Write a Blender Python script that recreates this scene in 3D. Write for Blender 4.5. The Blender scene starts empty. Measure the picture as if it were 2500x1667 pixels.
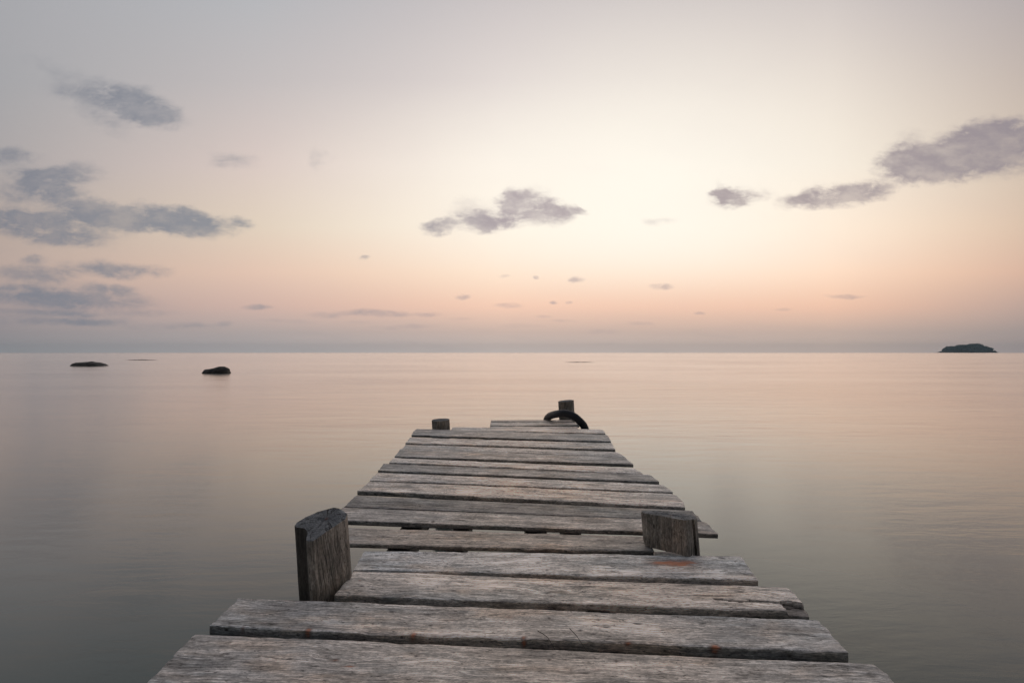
import bpy, math, random
import numpy as np
from mathutils import Vector
R = math.radians
sc = bpy.context.scene
col = sc.collection
rng = random.Random(7)

# ------------------------------------------------------------------ camera
CAM_H = 0.9          # eye height above the deck (deck tops are z = 0)
WATER = -1.0         # sea level
cam = bpy.data.cameras.new('camera')
cam.sensor_width = 36; cam.lens = 18; cam.shift_y = 26.5/2500
cam.clip_start = 0.05; cam.clip_end = 60000
co = bpy.data.objects.new('camera', cam); col.objects.link(co)
co.location = (0, 0, CAM_H); co.rotation_euler = (R(90), 0, 0)
sc.camera = co

# ------------------------------------------------------------------ helpers
def tag(o, label=None, cat=None, group=None, kind=None):
    if label: o['label'] = label
    if cat: o['category'] = cat
    if group: o['group'] = group
    if kind: o['kind'] = kind
    return o

def link(name, me, mats, parent=None, smooth=False):
    for m in (mats if isinstance(mats, (list, tuple)) else [mats]): me.materials.append(m)
    o = bpy.data.objects.new(name, me); col.objects.link(o)
    if parent: o.parent = parent
    if smooth: me.polygons.foreach_set('use_smooth', [True]*len(me.polygons))
    return o

def _hash(i, j, seed):
    n = (i.astype(np.int64)*374761393 + j.astype(np.int64)*668265263 + seed*974711) & 0xffffffff
    n = ((n ^ (n >> 13))*1274126177) & 0xffffffff
    n = n ^ (n >> 16)
    return (n & 0xffff)/65535.0
def vnoise(x, y, seed=0):
    xi = np.floor(x); yi = np.floor(y); fx = x-xi; fy = y-yi
    fx = fx*fx*(3-2*fx); fy = fy*fy*(3-2*fy)
    a = _hash(xi, yi, seed); b = _hash(xi+1, yi, seed); c = _hash(xi, yi+1, seed); d = _hash(xi+1, yi+1, seed)
    return (a*(1-fx)+b*fx)*(1-fy)+(c*(1-fx)+d*fx)*fy
def fbm(x, y, seed=0, o=4):
    s = 0; a = 1; t = 0
    for k in range(o):
        s = s+a*vnoise(x*2**k, y*2**k, seed+k*17); t += a; a *= .5
    return s/t

class NT:
    """tiny node-graph builder"""
    def __init__(s, tree): s.t = tree; tree.nodes.clear()
    def n(s, typ, **kw):
        nd = s.t.nodes.new(typ)
        for k, v in kw.items(): setattr(nd, k, v)
        return nd
    def l(s, a, b): s.t.links.new(a, b)
    def put(s, sock, v):
        if hasattr(v, 'is_output'): s.l(v, sock)
        else: sock.default_value = v
    def m(s, op, a, b=None, c=None, clamp=False):
        nd = s.n('ShaderNodeMath', operation=op, use_clamp=clamp)
        s.put(nd.inputs[0], a)
        if b is not None: s.put(nd.inputs[1], b)
        if c is not None: s.put(nd.inputs[2], c)
        return nd.outputs[0]
    def vm(s, op, a, b=None):
        nd = s.n('ShaderNodeVectorMath', operation=op)
        s.put(nd.inputs[0], a)
        if b is not None: s.put(nd.inputs[1], b)
        return nd.outputs['Value'] if op == 'LENGTH' else nd.outputs[0]
    def noise(s, v, scale=1, detail=3, rough=.5, dist=0):
        nd = s.n('ShaderNodeTexNoise'); s.put(nd.inputs['Vector'], v)
        nd.inputs['Scale'].default_value = scale; nd.inputs['Detail'].default_value = detail
        nd.inputs['Roughness'].default_value = rough; nd.inputs['Distortion'].default_value = dist
        return nd.outputs['Fac'] if 'Fac' in nd.outputs else nd.outputs[0]
    def mr(s, v, a, b, c=0., d=1., smooth=True):
        nd = s.n('ShaderNodeMapRange'); nd.interpolation_type = 'SMOOTHSTEP' if smooth else 'LINEAR'
        s.put(nd.inputs[0], v)
        for i, q in enumerate((a, b, c, d)): s.put(nd.inputs[i+1], q)
        return nd.outputs[0]
    def mix(s, f, a, b, mode='MIX'):
        nd = s.n('ShaderNodeMix', data_type='RGBA', blend_type=mode)
        s.put(nd.inputs[0], f); s.put(nd.inputs[6], a); s.put(nd.inputs[7], b)
        return nd.outputs[2]
    def ramp(s, v, stops, interp='LINEAR'):
        nd = s.n('ShaderNodeValToRGB'); nd.color_ramp.interpolation = interp
        e = nd.color_ramp.elements
        while len(e) < len(stops): e.new(.5)
        for i, (p, c) in enumerate(stops):
            e[i].position = p; e[i].color = c
        s.put(nd.inputs[0], v); return nd.outputs[0]

def lin(r, g, b):
    f = lambda c: (c/255/12.92) if c <= 10 else ((c/255+.055)/1.055)**2.4
    return (f(r), f(g), f(b), 1)

def material(name):
    m = bpy.data.materials.new(name); m.use_nodes = True
    g = NT(m.node_tree)
    out = g.n('ShaderNodeOutputMaterial'); b = g.n('ShaderNodeBsdfPrincipled'); g.l(b.outputs[0], out.inputs[0])
    return m, g, b, out

# ------------------------------------------------------------------ sky
SUN_AZ, SUN_EL = math.atan(.29), R(13)
w = bpy.data.worlds.new('World'); sc.world = w; w.use_nodes = True
g = NT(w.node_tree)
tc = g.n('ShaderNodeTexCoord')
sep = g.n('ShaderNodeSeparateXYZ'); g.l(tc.outputs['Generated'], sep.inputs[0])
dx, dy, dz = sep.outputs
yy = g.m('MAXIMUM', dy, .30)
u = g.m('DIVIDE', dx, yy); v = g.m('DIVIDE', dz, yy)
# colour of the dusk sky by height (v = rise over run) at six bearings (u = sideways over run)
V = [0, .010, .040, .090, .155, .245, .365, .53, .70, 1.1, 2.0]
COLS = [
 (-2.2,  [(96,98,103),(98,100,105),(104,104,109),(112,110,113),(122,117,116),(124,120,119),(120,120,122),(122,123,127),(126,128,133),(130,131,137),(142,144,152)]),
 (-1.05, [(152,151,154),(152,149,152),(148,142,145),(158,147,147),(178,160,152),(176,160,152),(164,159,159),(160,160,163),(162,162,166),(150,151,157),(142,144,152)]),
 (-.50,  [(184,178,177),(182,174,173),(180,167,163),(208,178,166),(224,193,174),(220,203,184),(212,196,189),(189,183,183),(177,178,182),(160,161,167),(146,148,156)]),
 (-.02,  [(212,198,191),(209,193,185),(208,184,172),(246,203,178),(254,221,192),(252,237,218),(244,232,220),(207,196,195),(190,183,185),(168,167,172),(150,151,158)]),
 (.62,   [(210,191,181),(207,187,176),(203,179,166),(240,195,169),(254,212,180),(252,224,197),(238,224,207),(219,207,197),(198,189,187),(168,166,169),(148,149,156)]),
 (1.05,  [(171,158,156),(168,154,151),(163,150,146),(184,160,150),(210,173,153),(210,183,161),(202,184,167),(188,174,165),(173,165,165),(158,157,160),(142,143,150)]),
 (2.2,  [(108,106,108),(110,108,110),(116,112,113),(128,120,118),(142,132,126),(148,138,130),(146,139,134),(142,138,137),(140,138,141),(140,140,145),(142,143,150)]),
]
vv = g.m('DIVIDE', v, 2.0, clamp=True)
cur = None
for i, (uc, cs) in enumerate(COLS):
    r = g.ramp(vv, [(a/2.0, lin(*c)) for a, c in zip(V, cs)], 'LINEAR')
    if cur is None: cur = r
    else: cur = g.mix(g.mr(u, COLS[i-1][0], uc, smooth=False), cur, r)
gu = g.m('DIVIDE', g.m('SUBTRACT', u, .27), .44); gv = g.m('DIVIDE', g.m('SUBTRACT', v, .275), g.mr(v, .05, .40, .115, .34))
gd = g.m('ADD', g.m('MULTIPLY', gu, gu), g.m('MULTIPLY', gv, gv))
glow = g.m('MULTIPLY', g.m('EXPONENT', g.m('MULTIPLY', gd, -1.0)), .80)
cur = g.mix(glow, cur, lin(255, 250, 238))
# clouds: soft ellipses of the same (u, v) sky position, torn by noise
CL = None
CLOUDS=[
(-0.770,0.491,0.160,0.048,-14,0.75),
(-0.702,0.469,0.086,0.038,-15,0.50),
(-0.906,0.560,0.092,0.026,-15,0.30),
(-0.787,0.441,0.080,0.023,-25,0.30),
(-0.983,0.382,0.092,0.026,0,0.55),
(-0.847,0.352,0.080,0.033,5,0.50),
(-0.898,0.314,0.080,0.043,-15,0.40),
(-0.702,0.259,0.203,0.034,-7,0.80),
(-0.796,0.271,0.074,0.023,-8,0.50),
(-0.626,0.253,0.111,0.032,-8,0.60),
(-0.889,0.237,0.179,0.038,-5,0.75),
(-0.983,0.263,0.068,0.026,0,0.60),
(-0.660,0.283,0.092,0.014,-7,0.40),
(-0.524,0.250,0.037,0.015,-12,0.45),
(-0.775,0.161,0.142,0.023,-3,0.75),
(-0.936,0.178,0.037,0.011,0,0.50),
(-0.940,0.151,0.129,0.023,-3,0.80),
(-0.787,0.125,0.086,0.014,-4,0.60),
(-0.889,0.105,0.234,0.028,-3,0.80),
(-0.872,0.069,0.185,0.019,-2,0.40),
(-0.983,0.059,0.123,0.015,0,0.40),
(-0.537,0.369,0.076,0.026,0,0.40),
(-0.375,0.380,0.033,0.031,-25,0.35),
(-0.498,0.088,0.047,0.008,0,0.55),
(-0.362,0.074,0.068,0.011,0,0.40),
(-0.260,0.077,0.092,0.011,-2,0.65),
(-0.162,0.074,0.035,0.008,0,0.50),
(-0.209,0.050,0.111,0.008,0,0.35),
(-0.287,0.182,0.017,0.010,0,0.50),
(0.033,0.282,0.092,0.048,-5,0.80),
(-0.009,0.301,0.039,0.031,0,0.60),
(0.080,0.271,0.047,0.031,-10,0.50),
(-0.065,0.252,0.067,0.028,-3,0.85),
(-0.145,0.242,0.042,0.020,0,0.80),
(-0.090,0.278,0.062,0.031,20,0.35),
(-0.022,0.254,0.055,0.026,0,0.40),
(0.129,0.276,0.030,0.014,-20,0.55),
(0.284,0.253,0.046,0.015,-5,0.35),
(-0.094,0.108,0.023,0.008,0,0.65),
(-0.005,0.091,0.044,0.010,0,0.45),
(0.083,0.098,0.014,0.006,0,0.60),
(0.111,0.098,0.012,0.005,0,0.50),
(0.127,0.142,0.023,0.009,0,0.65),
(0.046,0.145,0.009,0.006,0,0.60),
(0.293,0.128,0.033,0.009,0,0.70),
(0.365,0.077,0.018,0.005,0,0.50),
(0.441,0.302,0.076,0.028,12,0.85),
(0.410,0.312,0.022,0.033,0,0.50),
(0.633,0.310,0.154,0.033,7,0.55),
(0.573,0.299,0.074,0.026,8,0.50),
(0.688,0.314,0.086,0.028,8,0.55),
(0.862,0.390,0.185,0.054,12,0.60),
(0.820,0.372,0.136,0.042,0,0.55),
(0.956,0.416,0.136,0.051,0,0.45),
(0.769,0.386,0.074,0.057,30,0.40),
(0.650,0.110,0.055,0.006,0,0.50),
(0.531,0.083,0.025,0.005,0,0.35),
(0.178,0.040,0.062,0.010,0,0.30),
(0.250,0.056,0.043,0.008,0,0.35),
(0.012,0.052,0.074,0.008,0,0.30),
(-0.719,0.048,0.074,0.009,0,0.30),
(-0.617,0.048,0.074,0.009,0,0.30),
(-0.558,0.056,0.025,0.009,0,0.35),
(-0.017,0.146,0.015,0.006,0,0.35),]

CLOUDS += [(-0.95,0.21,0.26,0.05,-3,0.16),(-0.93,0.33,0.22,0.07,-5,0.16),(-0.80,0.10,0.30,0.03,-2,0.16),(-0.60,0.40,0.10,0.03,-10,0.14),(-0.90,0.50,0.16,0.05,-15,0.14),(1.02,0.40,0.14,0.08,10,0.25),(0.90,0.385,0.13,0.05,10,0.5),(0.80,0.362,0.09,0.04,0,0.5),(0.97,0.36,0.10,0.035,5,0.35),(0.93,0.43,0.12,0.035,10,0.4),(0.86,0.34,0.08,0.02,0,0.3),(-0.74,0.245,0.10,0.02,-5,0.35),(-0.93,0.078,0.16,0.008,-2,0.35),(-0.97,0.128,0.10,0.008,-2,0.3),(-0.84,0.058,0.16,0.010,0,0.4),(-0.70,0.075,0.10,0.010,0,0.3),(-0.93,0.345,0.10,0.02,0,0.45),(-0.86,0.30,0.12,0.03,-20,0.35),(-0.97,0.31,0.07,0.03,0,0.35),(-0.90,0.27,0.14,0.025,-5,0.35),(-0.64,0.055,0.09,0.008,0,0.3),(-0.44,0.060,0.10,0.007,0,0.3),(-0.30,0.058,0.05,0.006,0,0.3),(0.10,0.062,0.05,0.006,0,0.3),(-0.10,0.065,0.04,0.006,0,0.3),(0.06,0.070,0.03,0.005,0,0.3),]
vec = g.n('ShaderNodeCombineXYZ'); g.put(vec.inputs[0], u); g.put(vec.inputs[1], v)
st = g.vm('MULTIPLY', vec.outputs[0], (1.0, 2.0, 1.0))
nz = g.n('ShaderNodeTexNoise'); g.l(st, nz.inputs['Vector']); nz.inputs['Scale'].default_value = 14; nz.inputs['Detail'].default_value = 5; nz.inputs['Roughness'].default_value = .6
wv = g.vm('SUBTRACT', nz.outputs['Color'], (.5, .5, .5))
near0 = g.mr(v, .04, .30, .25, 1.0)
wsc = g.n('ShaderNodeVectorMath', operation='SCALE'); g.l(wv, wsc.inputs[0]); g.l(g.m('MULTIPLY', near0, .088), wsc.inputs['Scale'])
wm = g.vm('MULTIPLY', wsc.outputs[0], (1.0, .55, 0))
cv = g.vm('ADD', vec.outputs[0], wm)
cvf = g.vm('MULTIPLY', cv, (1, 1, 0))
for ci, (cx, cy, rx, ry, rot, s_) in enumerate(CLOUDS):
    if ci and ci % 16 == 0:      # tie each batch to the sum so far, which keeps the shader's working memory small
        tie = g.n('ShaderNodeCombineXYZ'); g.put(tie.inputs[0], g.m('MULTIPLY', CL, 1e-7))
        cvf = g.vm('ADD', cvf, tie.outputs[0])
    mp = g.n('ShaderNodeMapping', vector_type='TEXTURE')
    g.l(cvf, mp.inputs[0])
    mp.inputs['Location'].default_value = (cx, cy, 0); mp.inputs['Rotation'].default_value = (0, 0, R(rot)); mp.inputs['Scale'].default_value = (rx*1.12, ry*1.18, 1)
    d = g.mr(g.vm('LENGTH', mp.outputs[0]), 0.15, 1.0, s_, 0.)
    CL = d if CL is None else g.m('ADD', CL, d)
fine = g.noise(st, 22, 6, .62, .3)
fine2 = g.noise(g.vm('MULTIPLY', vec.outputs[0], (1, 3.2, 1)), 60, 3, .6)
dens = g.m('MULTIPLY', CL, g.m('ADD', g.m('MULTIPLY', g.m('SUBTRACT', fine, .5), 2.7), 1.15))
dens = g.m('MULTIPLY', g.m('SUBTRACT', dens, g.m('MULTIPLY', fine2, .14)), g.m('ADD', .75, g.m('MULTIPLY', fine2, .5)))
alpha = g.mr(dens, .02, 1.08, 0, .90)
ccol = g.ramp(g.mr(u, -1, 1, smooth=False), [(0, lin(122,126,137)), (.28, lin(134,138,147)), (.5, lin(163,151,157)), (.75, lin(162,149,152)), (1, lin(142,134,142))])
ccol = g.mix(g.mr(g.noise(st, 11, 5, .6), .4, .7, 0, .35), ccol, cur)
# thin grey-blue streaks low over the horizon, faint veils elsewhere
veil = g.noise(g.vm('MULTIPLY', vec.outputs[0], (1.2, 9, 1)), 5, 5, .6, .4)
vstr = g.m('MULTIPLY', g.mr(veil, .48, .75, 0, .15), g.mr(v, .0, .10, 1, .0))
cur = g.mix(vstr, cur, lin(150, 148, 152))
veil2 = g.noise(g.vm('MULTIPLY', vec.outputs[0], (1.6, 3.5, 1)), 2.2, 5, .55, .6)
cur = g.mix(g.mr(veil2, .42, .75, 0, .04), cur, lin(190, 178, 184))
cur = g.mix(g.m('MULTIPLY', alpha, g.mr(dy, .2, .4)), cur, ccol)
# behind the camera the clear physical sky takes over
sk = g.n('ShaderNodeTexSky', sky_type='NISHITA'); sk.sun_disc = False
sk.sun_elevation = SUN_EL; sk.sun_rotation = SUN_AZ; sk.dust_density = 2; sk.air_density = 1
nish = g.vm('MULTIPLY', sk.outputs[0], (.046, .034, .029))
cur = g.mix(g.mr(dy, -.45, .22, 0, 1), nish, cur)
bg = g.n('ShaderNodeBackground'); g.l(cur, bg.inputs[0]); bg.inputs[1].default_value = 1.0
wo = g.n('ShaderNodeOutputWorld'); g.l(bg.outputs[0], wo.inputs[0])

sun = bpy.data.lights.new('sun', 'SUN'); sun.energy = .16; sun.angle = R(150); sun.color = (1, .80, .66)
so = bpy.data.objects.new('sun', sun); col.objects.link(so)
so.rotation_euler = Vector((math.sin(SUN_AZ)*math.cos(SUN_EL), math.cos(SUN_AZ)*math.cos(SUN_EL), math.sin(SUN_EL))).to_track_quat('Z', 'Y').to_euler()
so.location = (3, 8, 6)

# ------------------------------------------------------------------ weathered wood
def wood(name, axis='x', dark=(.055,.050,.046), mid=(.265,.243,.224), light=(.62,.565,.52), crack=1.0, tone=2.85):
    m, g, b, out = material(name)
    tc = g.n('ShaderNodeTexCoord'); oi = g.n('ShaderNodeObjectInfo')
    p0 = tc.outputs['Object']
    if axis == 'z':
        s = g.n('ShaderNodeSeparateXYZ'); g.l(p0, s.inputs[0])
        c = g.n('ShaderNodeCombineXYZ'); g.l(s.outputs[2], c.inputs[0]); g.l(s.outputs[0], c.inputs[1]); g.l(s.outputs[1], c.inputs[2]); p0 = c.outputs[0]
    if axis == 'y':
        s = g.n('ShaderNodeSeparateXYZ'); g.l(p0, s.inputs[0])
        c = g.n('ShaderNodeCombineXYZ'); g.l(s.outputs[1], c.inputs[0]); g.l(s.outputs[0], c.inputs[1]); g.l(s.outputs[2], c.inputs[2]); p0 = c.outputs[0]
    cc = g.n('ShaderNodeCombineXYZ')
    g.put(cc.inputs[0], g.m('MULTIPLY', oi.outputs['Random'], 61.)); g.put(cc.inputs[1], g.m('MULTIPLY', oi.outputs['Random'], 23.)); g.put(cc.inputs[2], g.m('MULTIPLY', oi.outputs['Random'], 7.))
    p = g.vm('ADD', p0, cc.outputs[0])
    # knots: a few elongated cells that bend the grain round them
    vo = g.n('ShaderNodeTexVoronoi', feature='F1'); g.l(g.vm('MULTIPLY', p, (2.1, 7.5, 5.0)), vo.inputs['Vector']); vo.inputs['Scale'].default_value = 1
    kd = vo.outputs['Distance']
    knot = g.mr(kd, .05, .12, 1, 0)
    kring = g.mr(kd, .0, .45, 1, 0)
    wob = g.noise(p, 2.2, 3, .5)
    bend = g.m('ADD', g.m('MULTIPLY', wob, .09), g.m('MULTIPLY', kring, .035))
    bv = g.n('ShaderNodeCombineXYZ'); g.put(bv.inputs[1], bend); g.put(bv.inputs[2], g.m('MULTIPLY', bend, .6))
    q = g.vm('ADD', p, bv.outputs[0])
    fib = g.noise(g.vm('MULTIPLY', q, (9, 230, 230)), 1, 4, .65)
    fib2 = g.noise(g.vm('MULTIPLY', q, (30, 420, 420)), 1, 3, .7)
    ring = g.noise(g.vm('MULTIPLY', q, (1.4, 42, 42)), 1, 4, .6)
    blot = g.noise(g.vm('MULTIPLY', p, (5, 13, 13)), 1, 6, .68, .4)
    blot2 = g.noise(g.vm('MULTIPLY', p, (1.6, 5, 5)), 1, 4, .6, .3)
    speck = g.noise(g.vm('MULTIPLY', p, (60, 150, 150)), 1, 4, .75)
    # fine black checks along the grain
    ck = g.noise(g.vm('MULTIPLY', q, (5.5, 75, 75)), 1, 3, .55)
    ckm = g.m('MULTIPLY', g.mr(g.m('ABSOLUTE', g.m('SUBTRACT', ck, .5)), .0, .013, 1, 0), g.mr(g.noise(g.vm('MULTIPLY', p, (5, 16, 16)), 1, 4, .6), .50, .63))
    # long splits
    lg = g.noise(g.vm('MULTIPLY', q, (1.1, 17, 17)), 1, 2, .5)
    lgm = g.m('MULTIPLY', g.mr(g.m('ABSOLUTE', g.m('SUBTRACT', lg, .47)), .0, .010 if axis == 'z' else .0055, 1, 0), g.mr(blot2, .40 if axis == 'z' else .50, .60))
    # cross checks and dark pits
    pit = g.mr(g.noise(g.vm('MULTIPLY', p, (34, 85, 85)), 1, 4, .65), .61, .68)
    val = g.m('ADD', g.m('MULTIPLY', fib, .30), g.m('ADD', g.m('MULTIPLY', ring, .20), g.m('ADD', g.m('MULTIPLY', blot, .26), g.m('ADD', g.m('MULTIPLY', speck, .26), g.m('MULTIPLY', fib2, .18)))))
    val = g.mr(val, .485, .705, 0, 1, smooth=False)
    c1 = g.ramp(val, [(0, (*dark, 1)), (.30, tuple(.5*(a+b_) for a, b_ in zip(dark, mid))+(1,)), (.55, (*mid, 1)), (1, (*light, 1))])
    # lichen-grey and warm brown areas
    c1 = g.mix(g.mr(blot2, .48, .66, 0, .62), c1, g.mix(1, c1, (.72, .80, .84, 1), 'MULTIPLY'))
    warm = g.noise(g.vm('MULTIPLY', p, (2.3, 6, 6)), 1.3, 4, .6)
    c1 = g.mix(g.mr(warm, .50, .68, 0, .75), c1, g.mix(1, c1, (1.10, .96, .84, 1), 'MULTIPLY'))
    dk = g.mr(g.noise(g.vm('MULTIPLY', p, (2.4, 7, 7)), 1.7, 6, .72, .3), .50, .66, 0, .72)
    c1 = g.mix(dk, c1, g.mix(1, c1, (.46, .49, .52, 1), 'MULTIPLY'))
    c1 = g.mix(g.m('MULTIPLY', pit, .75), c1, (*[a*.55 for a in dark], 1))
    c1 = g.mix(g.m('MULTIPLY', knot, .75), c1, (.060, .045, .036, 1))
    c1 = g.mix(g.m('MULTIPLY', ckm, .9*crack), c1, (.016, .014, .013, 1))
    c1 = g.mix(g.m('MULTIPLY', lgm, .95*crack), c1, (.010, .009, .008, 1))
    # marks made on the mesh: rust, dark stains and the painted shade of board sides
    ar = g.n('ShaderNodeAttribute', attribute_name='rust'); ad = g.n('ShaderNodeAttribute', attribute_name='stain')
    rn = g.noise(g.vm('MULTIPLY', p, (14, 70, 70)), 1, 5, .8)
    rm = g.m('ADD', ar.outputs['Fac'], g.m('MULTIPLY', g.m('SUBTRACT', rn, .5), g.m('MULTIPLY', ar.outputs['Fac'], 3.6)))
    c1 = g.mix(g.mr(rm, .05, 1.1, 0, .88), c1, g.mix(g.mr(rm, .55, 1.0), (.085, .032, .020, 1), (.27, .095, .045, 1)))
    c1 = g.mix(g.mr(ad.outputs['Fac'], .0, 1., 0, .92), c1, (.020, .016, .014, 1))
    # each board's tone, with the far boards' painted sheen, comes from its object colour
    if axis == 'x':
        # the middle is paler and warmer than the ends
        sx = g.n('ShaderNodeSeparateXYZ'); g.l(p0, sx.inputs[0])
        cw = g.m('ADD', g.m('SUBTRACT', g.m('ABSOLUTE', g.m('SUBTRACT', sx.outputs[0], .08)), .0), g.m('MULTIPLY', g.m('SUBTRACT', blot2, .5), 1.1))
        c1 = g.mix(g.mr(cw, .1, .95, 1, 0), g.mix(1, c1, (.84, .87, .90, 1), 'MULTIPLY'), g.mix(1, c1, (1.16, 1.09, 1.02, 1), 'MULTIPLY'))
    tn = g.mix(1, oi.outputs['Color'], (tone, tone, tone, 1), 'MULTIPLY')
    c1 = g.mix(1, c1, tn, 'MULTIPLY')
    g.l(c1, b.inputs['Base Color'])
    g.put(b.inputs['Roughness'], g.mr(val, 0, 1, .66, .42))
    b.inputs['Specular IOR Level'].default_value = .5
    h = g.m('ADD', g.m('MULTIPLY', fib, .5), g.m('ADD', g.m('MULTIPLY', ring, .5), g.m('MULTIPLY', speck, .35)))
    h = g.m('SUBTRACT', h, g.m('ADD', g.m('MULTIPLY', ckm, .9), g.m('ADD', g.m('MULTIPLY', lgm, 1.6), g.m('MULTIPLY', pit, .5))))
    bp = g.n('ShaderNodeBump'); g.put(bp.inputs['Height'], h); bp.inputs['Strength'].default_value = .75; bp.inputs['Distance'].default_value = .0035
    g.l(bp.outputs[0], b.inputs['Normal'])
    return m
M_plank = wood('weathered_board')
M_post = wood('weathered_post', 'z', tone=2.1, dark=(.035,.032,.028), mid=(.135,.118,.10), light=(.32,.28,.245), crack=1.0)
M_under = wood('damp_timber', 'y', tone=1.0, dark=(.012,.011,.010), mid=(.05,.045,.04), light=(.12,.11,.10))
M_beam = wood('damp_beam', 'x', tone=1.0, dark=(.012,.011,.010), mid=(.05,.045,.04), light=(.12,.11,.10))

def endgrain():
    m, g, b, out = material('post_end_grain')
    tc = g.n('ShaderNodeTexCoord'); p = tc.outputs['Object']
    s = g.n('ShaderNodeSeparateXYZ'); g.l(p, s.inputs[0])
    wob = g.noise(p, 9, 4, .6)
    ang = g.m('ARCTAN2', s.outputs[1], s.outputs[0])
    rad = g.m('ADD', g.m('SQRT', g.m('ADD', g.m('MULTIPLY', s.outputs[0], s.outputs[0]), g.m('MULTIPLY', s.outputs[1], s.outputs[1]))), g.m('MULTIPLY', wob, .03))
    rings = g.m('SINE', g.m('MULTIPLY', rad, 620.))
    cv = g.n('ShaderNodeCombineXYZ'); g.put(cv.inputs[0], g.m('MULTIPLY', ang, 1.5)); g.put(cv.inputs[1], g.m('MULTIPLY', wob, 2))
    crk = g.m('MULTIPLY', g.mr(g.m('ABSOLUTE', g.m('SUBTRACT', g.noise(cv.outputs[0], 1.1, 2, .5), .5)), 0, .02, 1, 0), g.mr(rad, .02, .06))
    blot = g.noise(p, 28, 5, .65); sp = g.noise(p, 190, 4, .7)
    vfac = g.m('ADD', g.m('MULTIPLY', rings, .03), g.m('ADD', g.m('MULTIPLY', blot, .6), g.m('MULTIPLY', sp, .45)))
    c = g.ramp(g.mr(vfac, .35, .72, smooth=False), [(0, (.06,.065,.07,1)), (.5, (.20,.21,.22,1)), (1, (.42,.42,.42,1))])
    c = g.mix(g.m('MULTIPLY', crk, .9), c, (.012,.011,.010,1))
    rn = g.m('ADD', rad, g.m('MULTIPLY', sp, .012))
    c = g.mix(g.mr(rn, .020, .036, .85, 0), c, (.17, .06, .03, 1))
    c = g.mix(g.mr(rn, .018, .024, .95, 0), c, (.015, .010, .009, 1))
    g.l(c, b.inputs['Base Color']); b.inputs['Roughness'].default_value = .82
    bp = g.n('ShaderNodeBump'); g.put(bp.inputs['Height'], g.m('SUBTRACT', vfac, crk)); bp.inputs['Strength'].default_value = .7; bp.inputs['Distance'].default_value = .004
    g.l(bp.outputs[0], b.inputs['Normal'])
    return m
M_end = endgrain()

# ------------------------------------------------------------------ jetty
def empty(name, loc=(0,0,0)):
    o = bpy.data.objects.new(name, None); col.objects.link(o); o.location = loc; o.empty_display_size = .2
    return o
jetty = tag(empty('jetty', (0, 3.5, WATER)), 'narrow weathered grey wooden jetty of uneven cross planks running out over calm water', 'jetty')

def poly_at(pl, t):
    a = np.array(pl); d = np.r_[0, np.cumsum(np.hypot(*(a[1:]-a[:-1]).T))]; d /= d[-1]
    return np.stack([np.interp(t, d, a[:, 0]), np.interp(t, d, a[:, 1])], -1)

PLANKS = [
    ([(-1.017, 1.645), (-0.996, 1.394), (-0.986, 1.287)], [(1.014, 1.488), (1.051, 1.478), (1.052, 1.457), (1.041, 1.314), (1.039, 1.276), (1.037, 1.223)]),
    ([(-1.002, 1.875), (-0.997, 1.682)], [(1.011, 1.72), (1.029, 1.715), (1.027, 1.684), (1.012, 1.535)]),
    ([(-0.651, 2.111), (-0.662, 1.904)], [(1.032, 1.97), (1.062, 1.963), (1.055, 1.881), (1.045, 1.815), (1.039, 1.789)]),
    ([(-0.669, 2.317), (-0.656, 2.117)], [(0.994, 2.259), (1.012, 2.255), (0.976, 2.027)]),
    ([(-0.854, 2.641), (-0.797, 2.419)], [(0.651, 2.513), (0.65, 2.446), (0.649, 2.324)]),
    ([(-0.981, 2.961), (-0.966, 2.744)], [(1.009, 2.731), (1.033, 2.717), (1.02, 2.535)]),
    ([(-0.983, 3.23), (-0.982, 3.0)], [(1.015, 2.922), (1.028, 2.915), (1.024, 2.827), (1.016, 2.744)]),
    ([(-0.993, 3.562), (-1.005, 3.321)], [(1.017, 3.261), (1.037, 3.223), (1.035, 3.134), (1.025, 3.057), (1.01, 2.984)]),
    ([(-1.009, 3.853), (-1.007, 3.617)], [(1.013, 3.499), (1.03, 3.462), (1.044, 3.314)]),
    ([(-1.04, 4.139), (-1.018, 3.893)], [(0.999, 3.763), (1.023, 3.738), (1.024, 3.562)]),
    ([(-1.014, 4.379), (-1.007, 4.198)], [(0.948, 4.004), (0.978, 3.807)]),
    ([(-1.04, 4.779), (-1.016, 4.433)], [(0.969, 4.403), (0.976, 4.121)]),
    ([(-1.041, 5.022), (-1.03, 4.802)], [(0.943, 4.643), (0.973, 4.433)]),
    ([(-1.077, 5.409), (-1.059, 5.09)], [(0.989, 5.079), (0.959, 4.755)]),
    ([(-1.126, 6.039), (-1.125, 5.859), (-1.098, 5.597)], [(1.011, 5.639), (1.041, 5.583), (1.007, 5.208)]),
    ([(-0.711, 6.161), (-0.707, 5.921)], [(1.031, 5.968), (1.054, 5.937), (1.039, 5.682)]),
    ([(-0.264, 6.25), (-0.262, 6.0)], [(0.793, 6.233), (0.776, 5.984)]),
    ([(-0.274, 6.606), (-0.27, 6.285)], [(0.811, 6.541), (0.825, 6.488), (0.831, 6.306)]),
    ([(-0.275, 6.81), (-0.276, 6.649)], [(0.785, 6.86), (0.793, 6.657)]),
]
# board tone (brightness, warmth), thickness, height offset
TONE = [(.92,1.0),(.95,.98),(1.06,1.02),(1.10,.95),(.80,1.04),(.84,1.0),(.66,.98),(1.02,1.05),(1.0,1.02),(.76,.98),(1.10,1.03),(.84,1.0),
        (.98,1.0),(1.05,1.03),(.82,.99),(1.08,1.02),(.95,1.0),(.9,1.0),(.78,1.0)]
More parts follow.
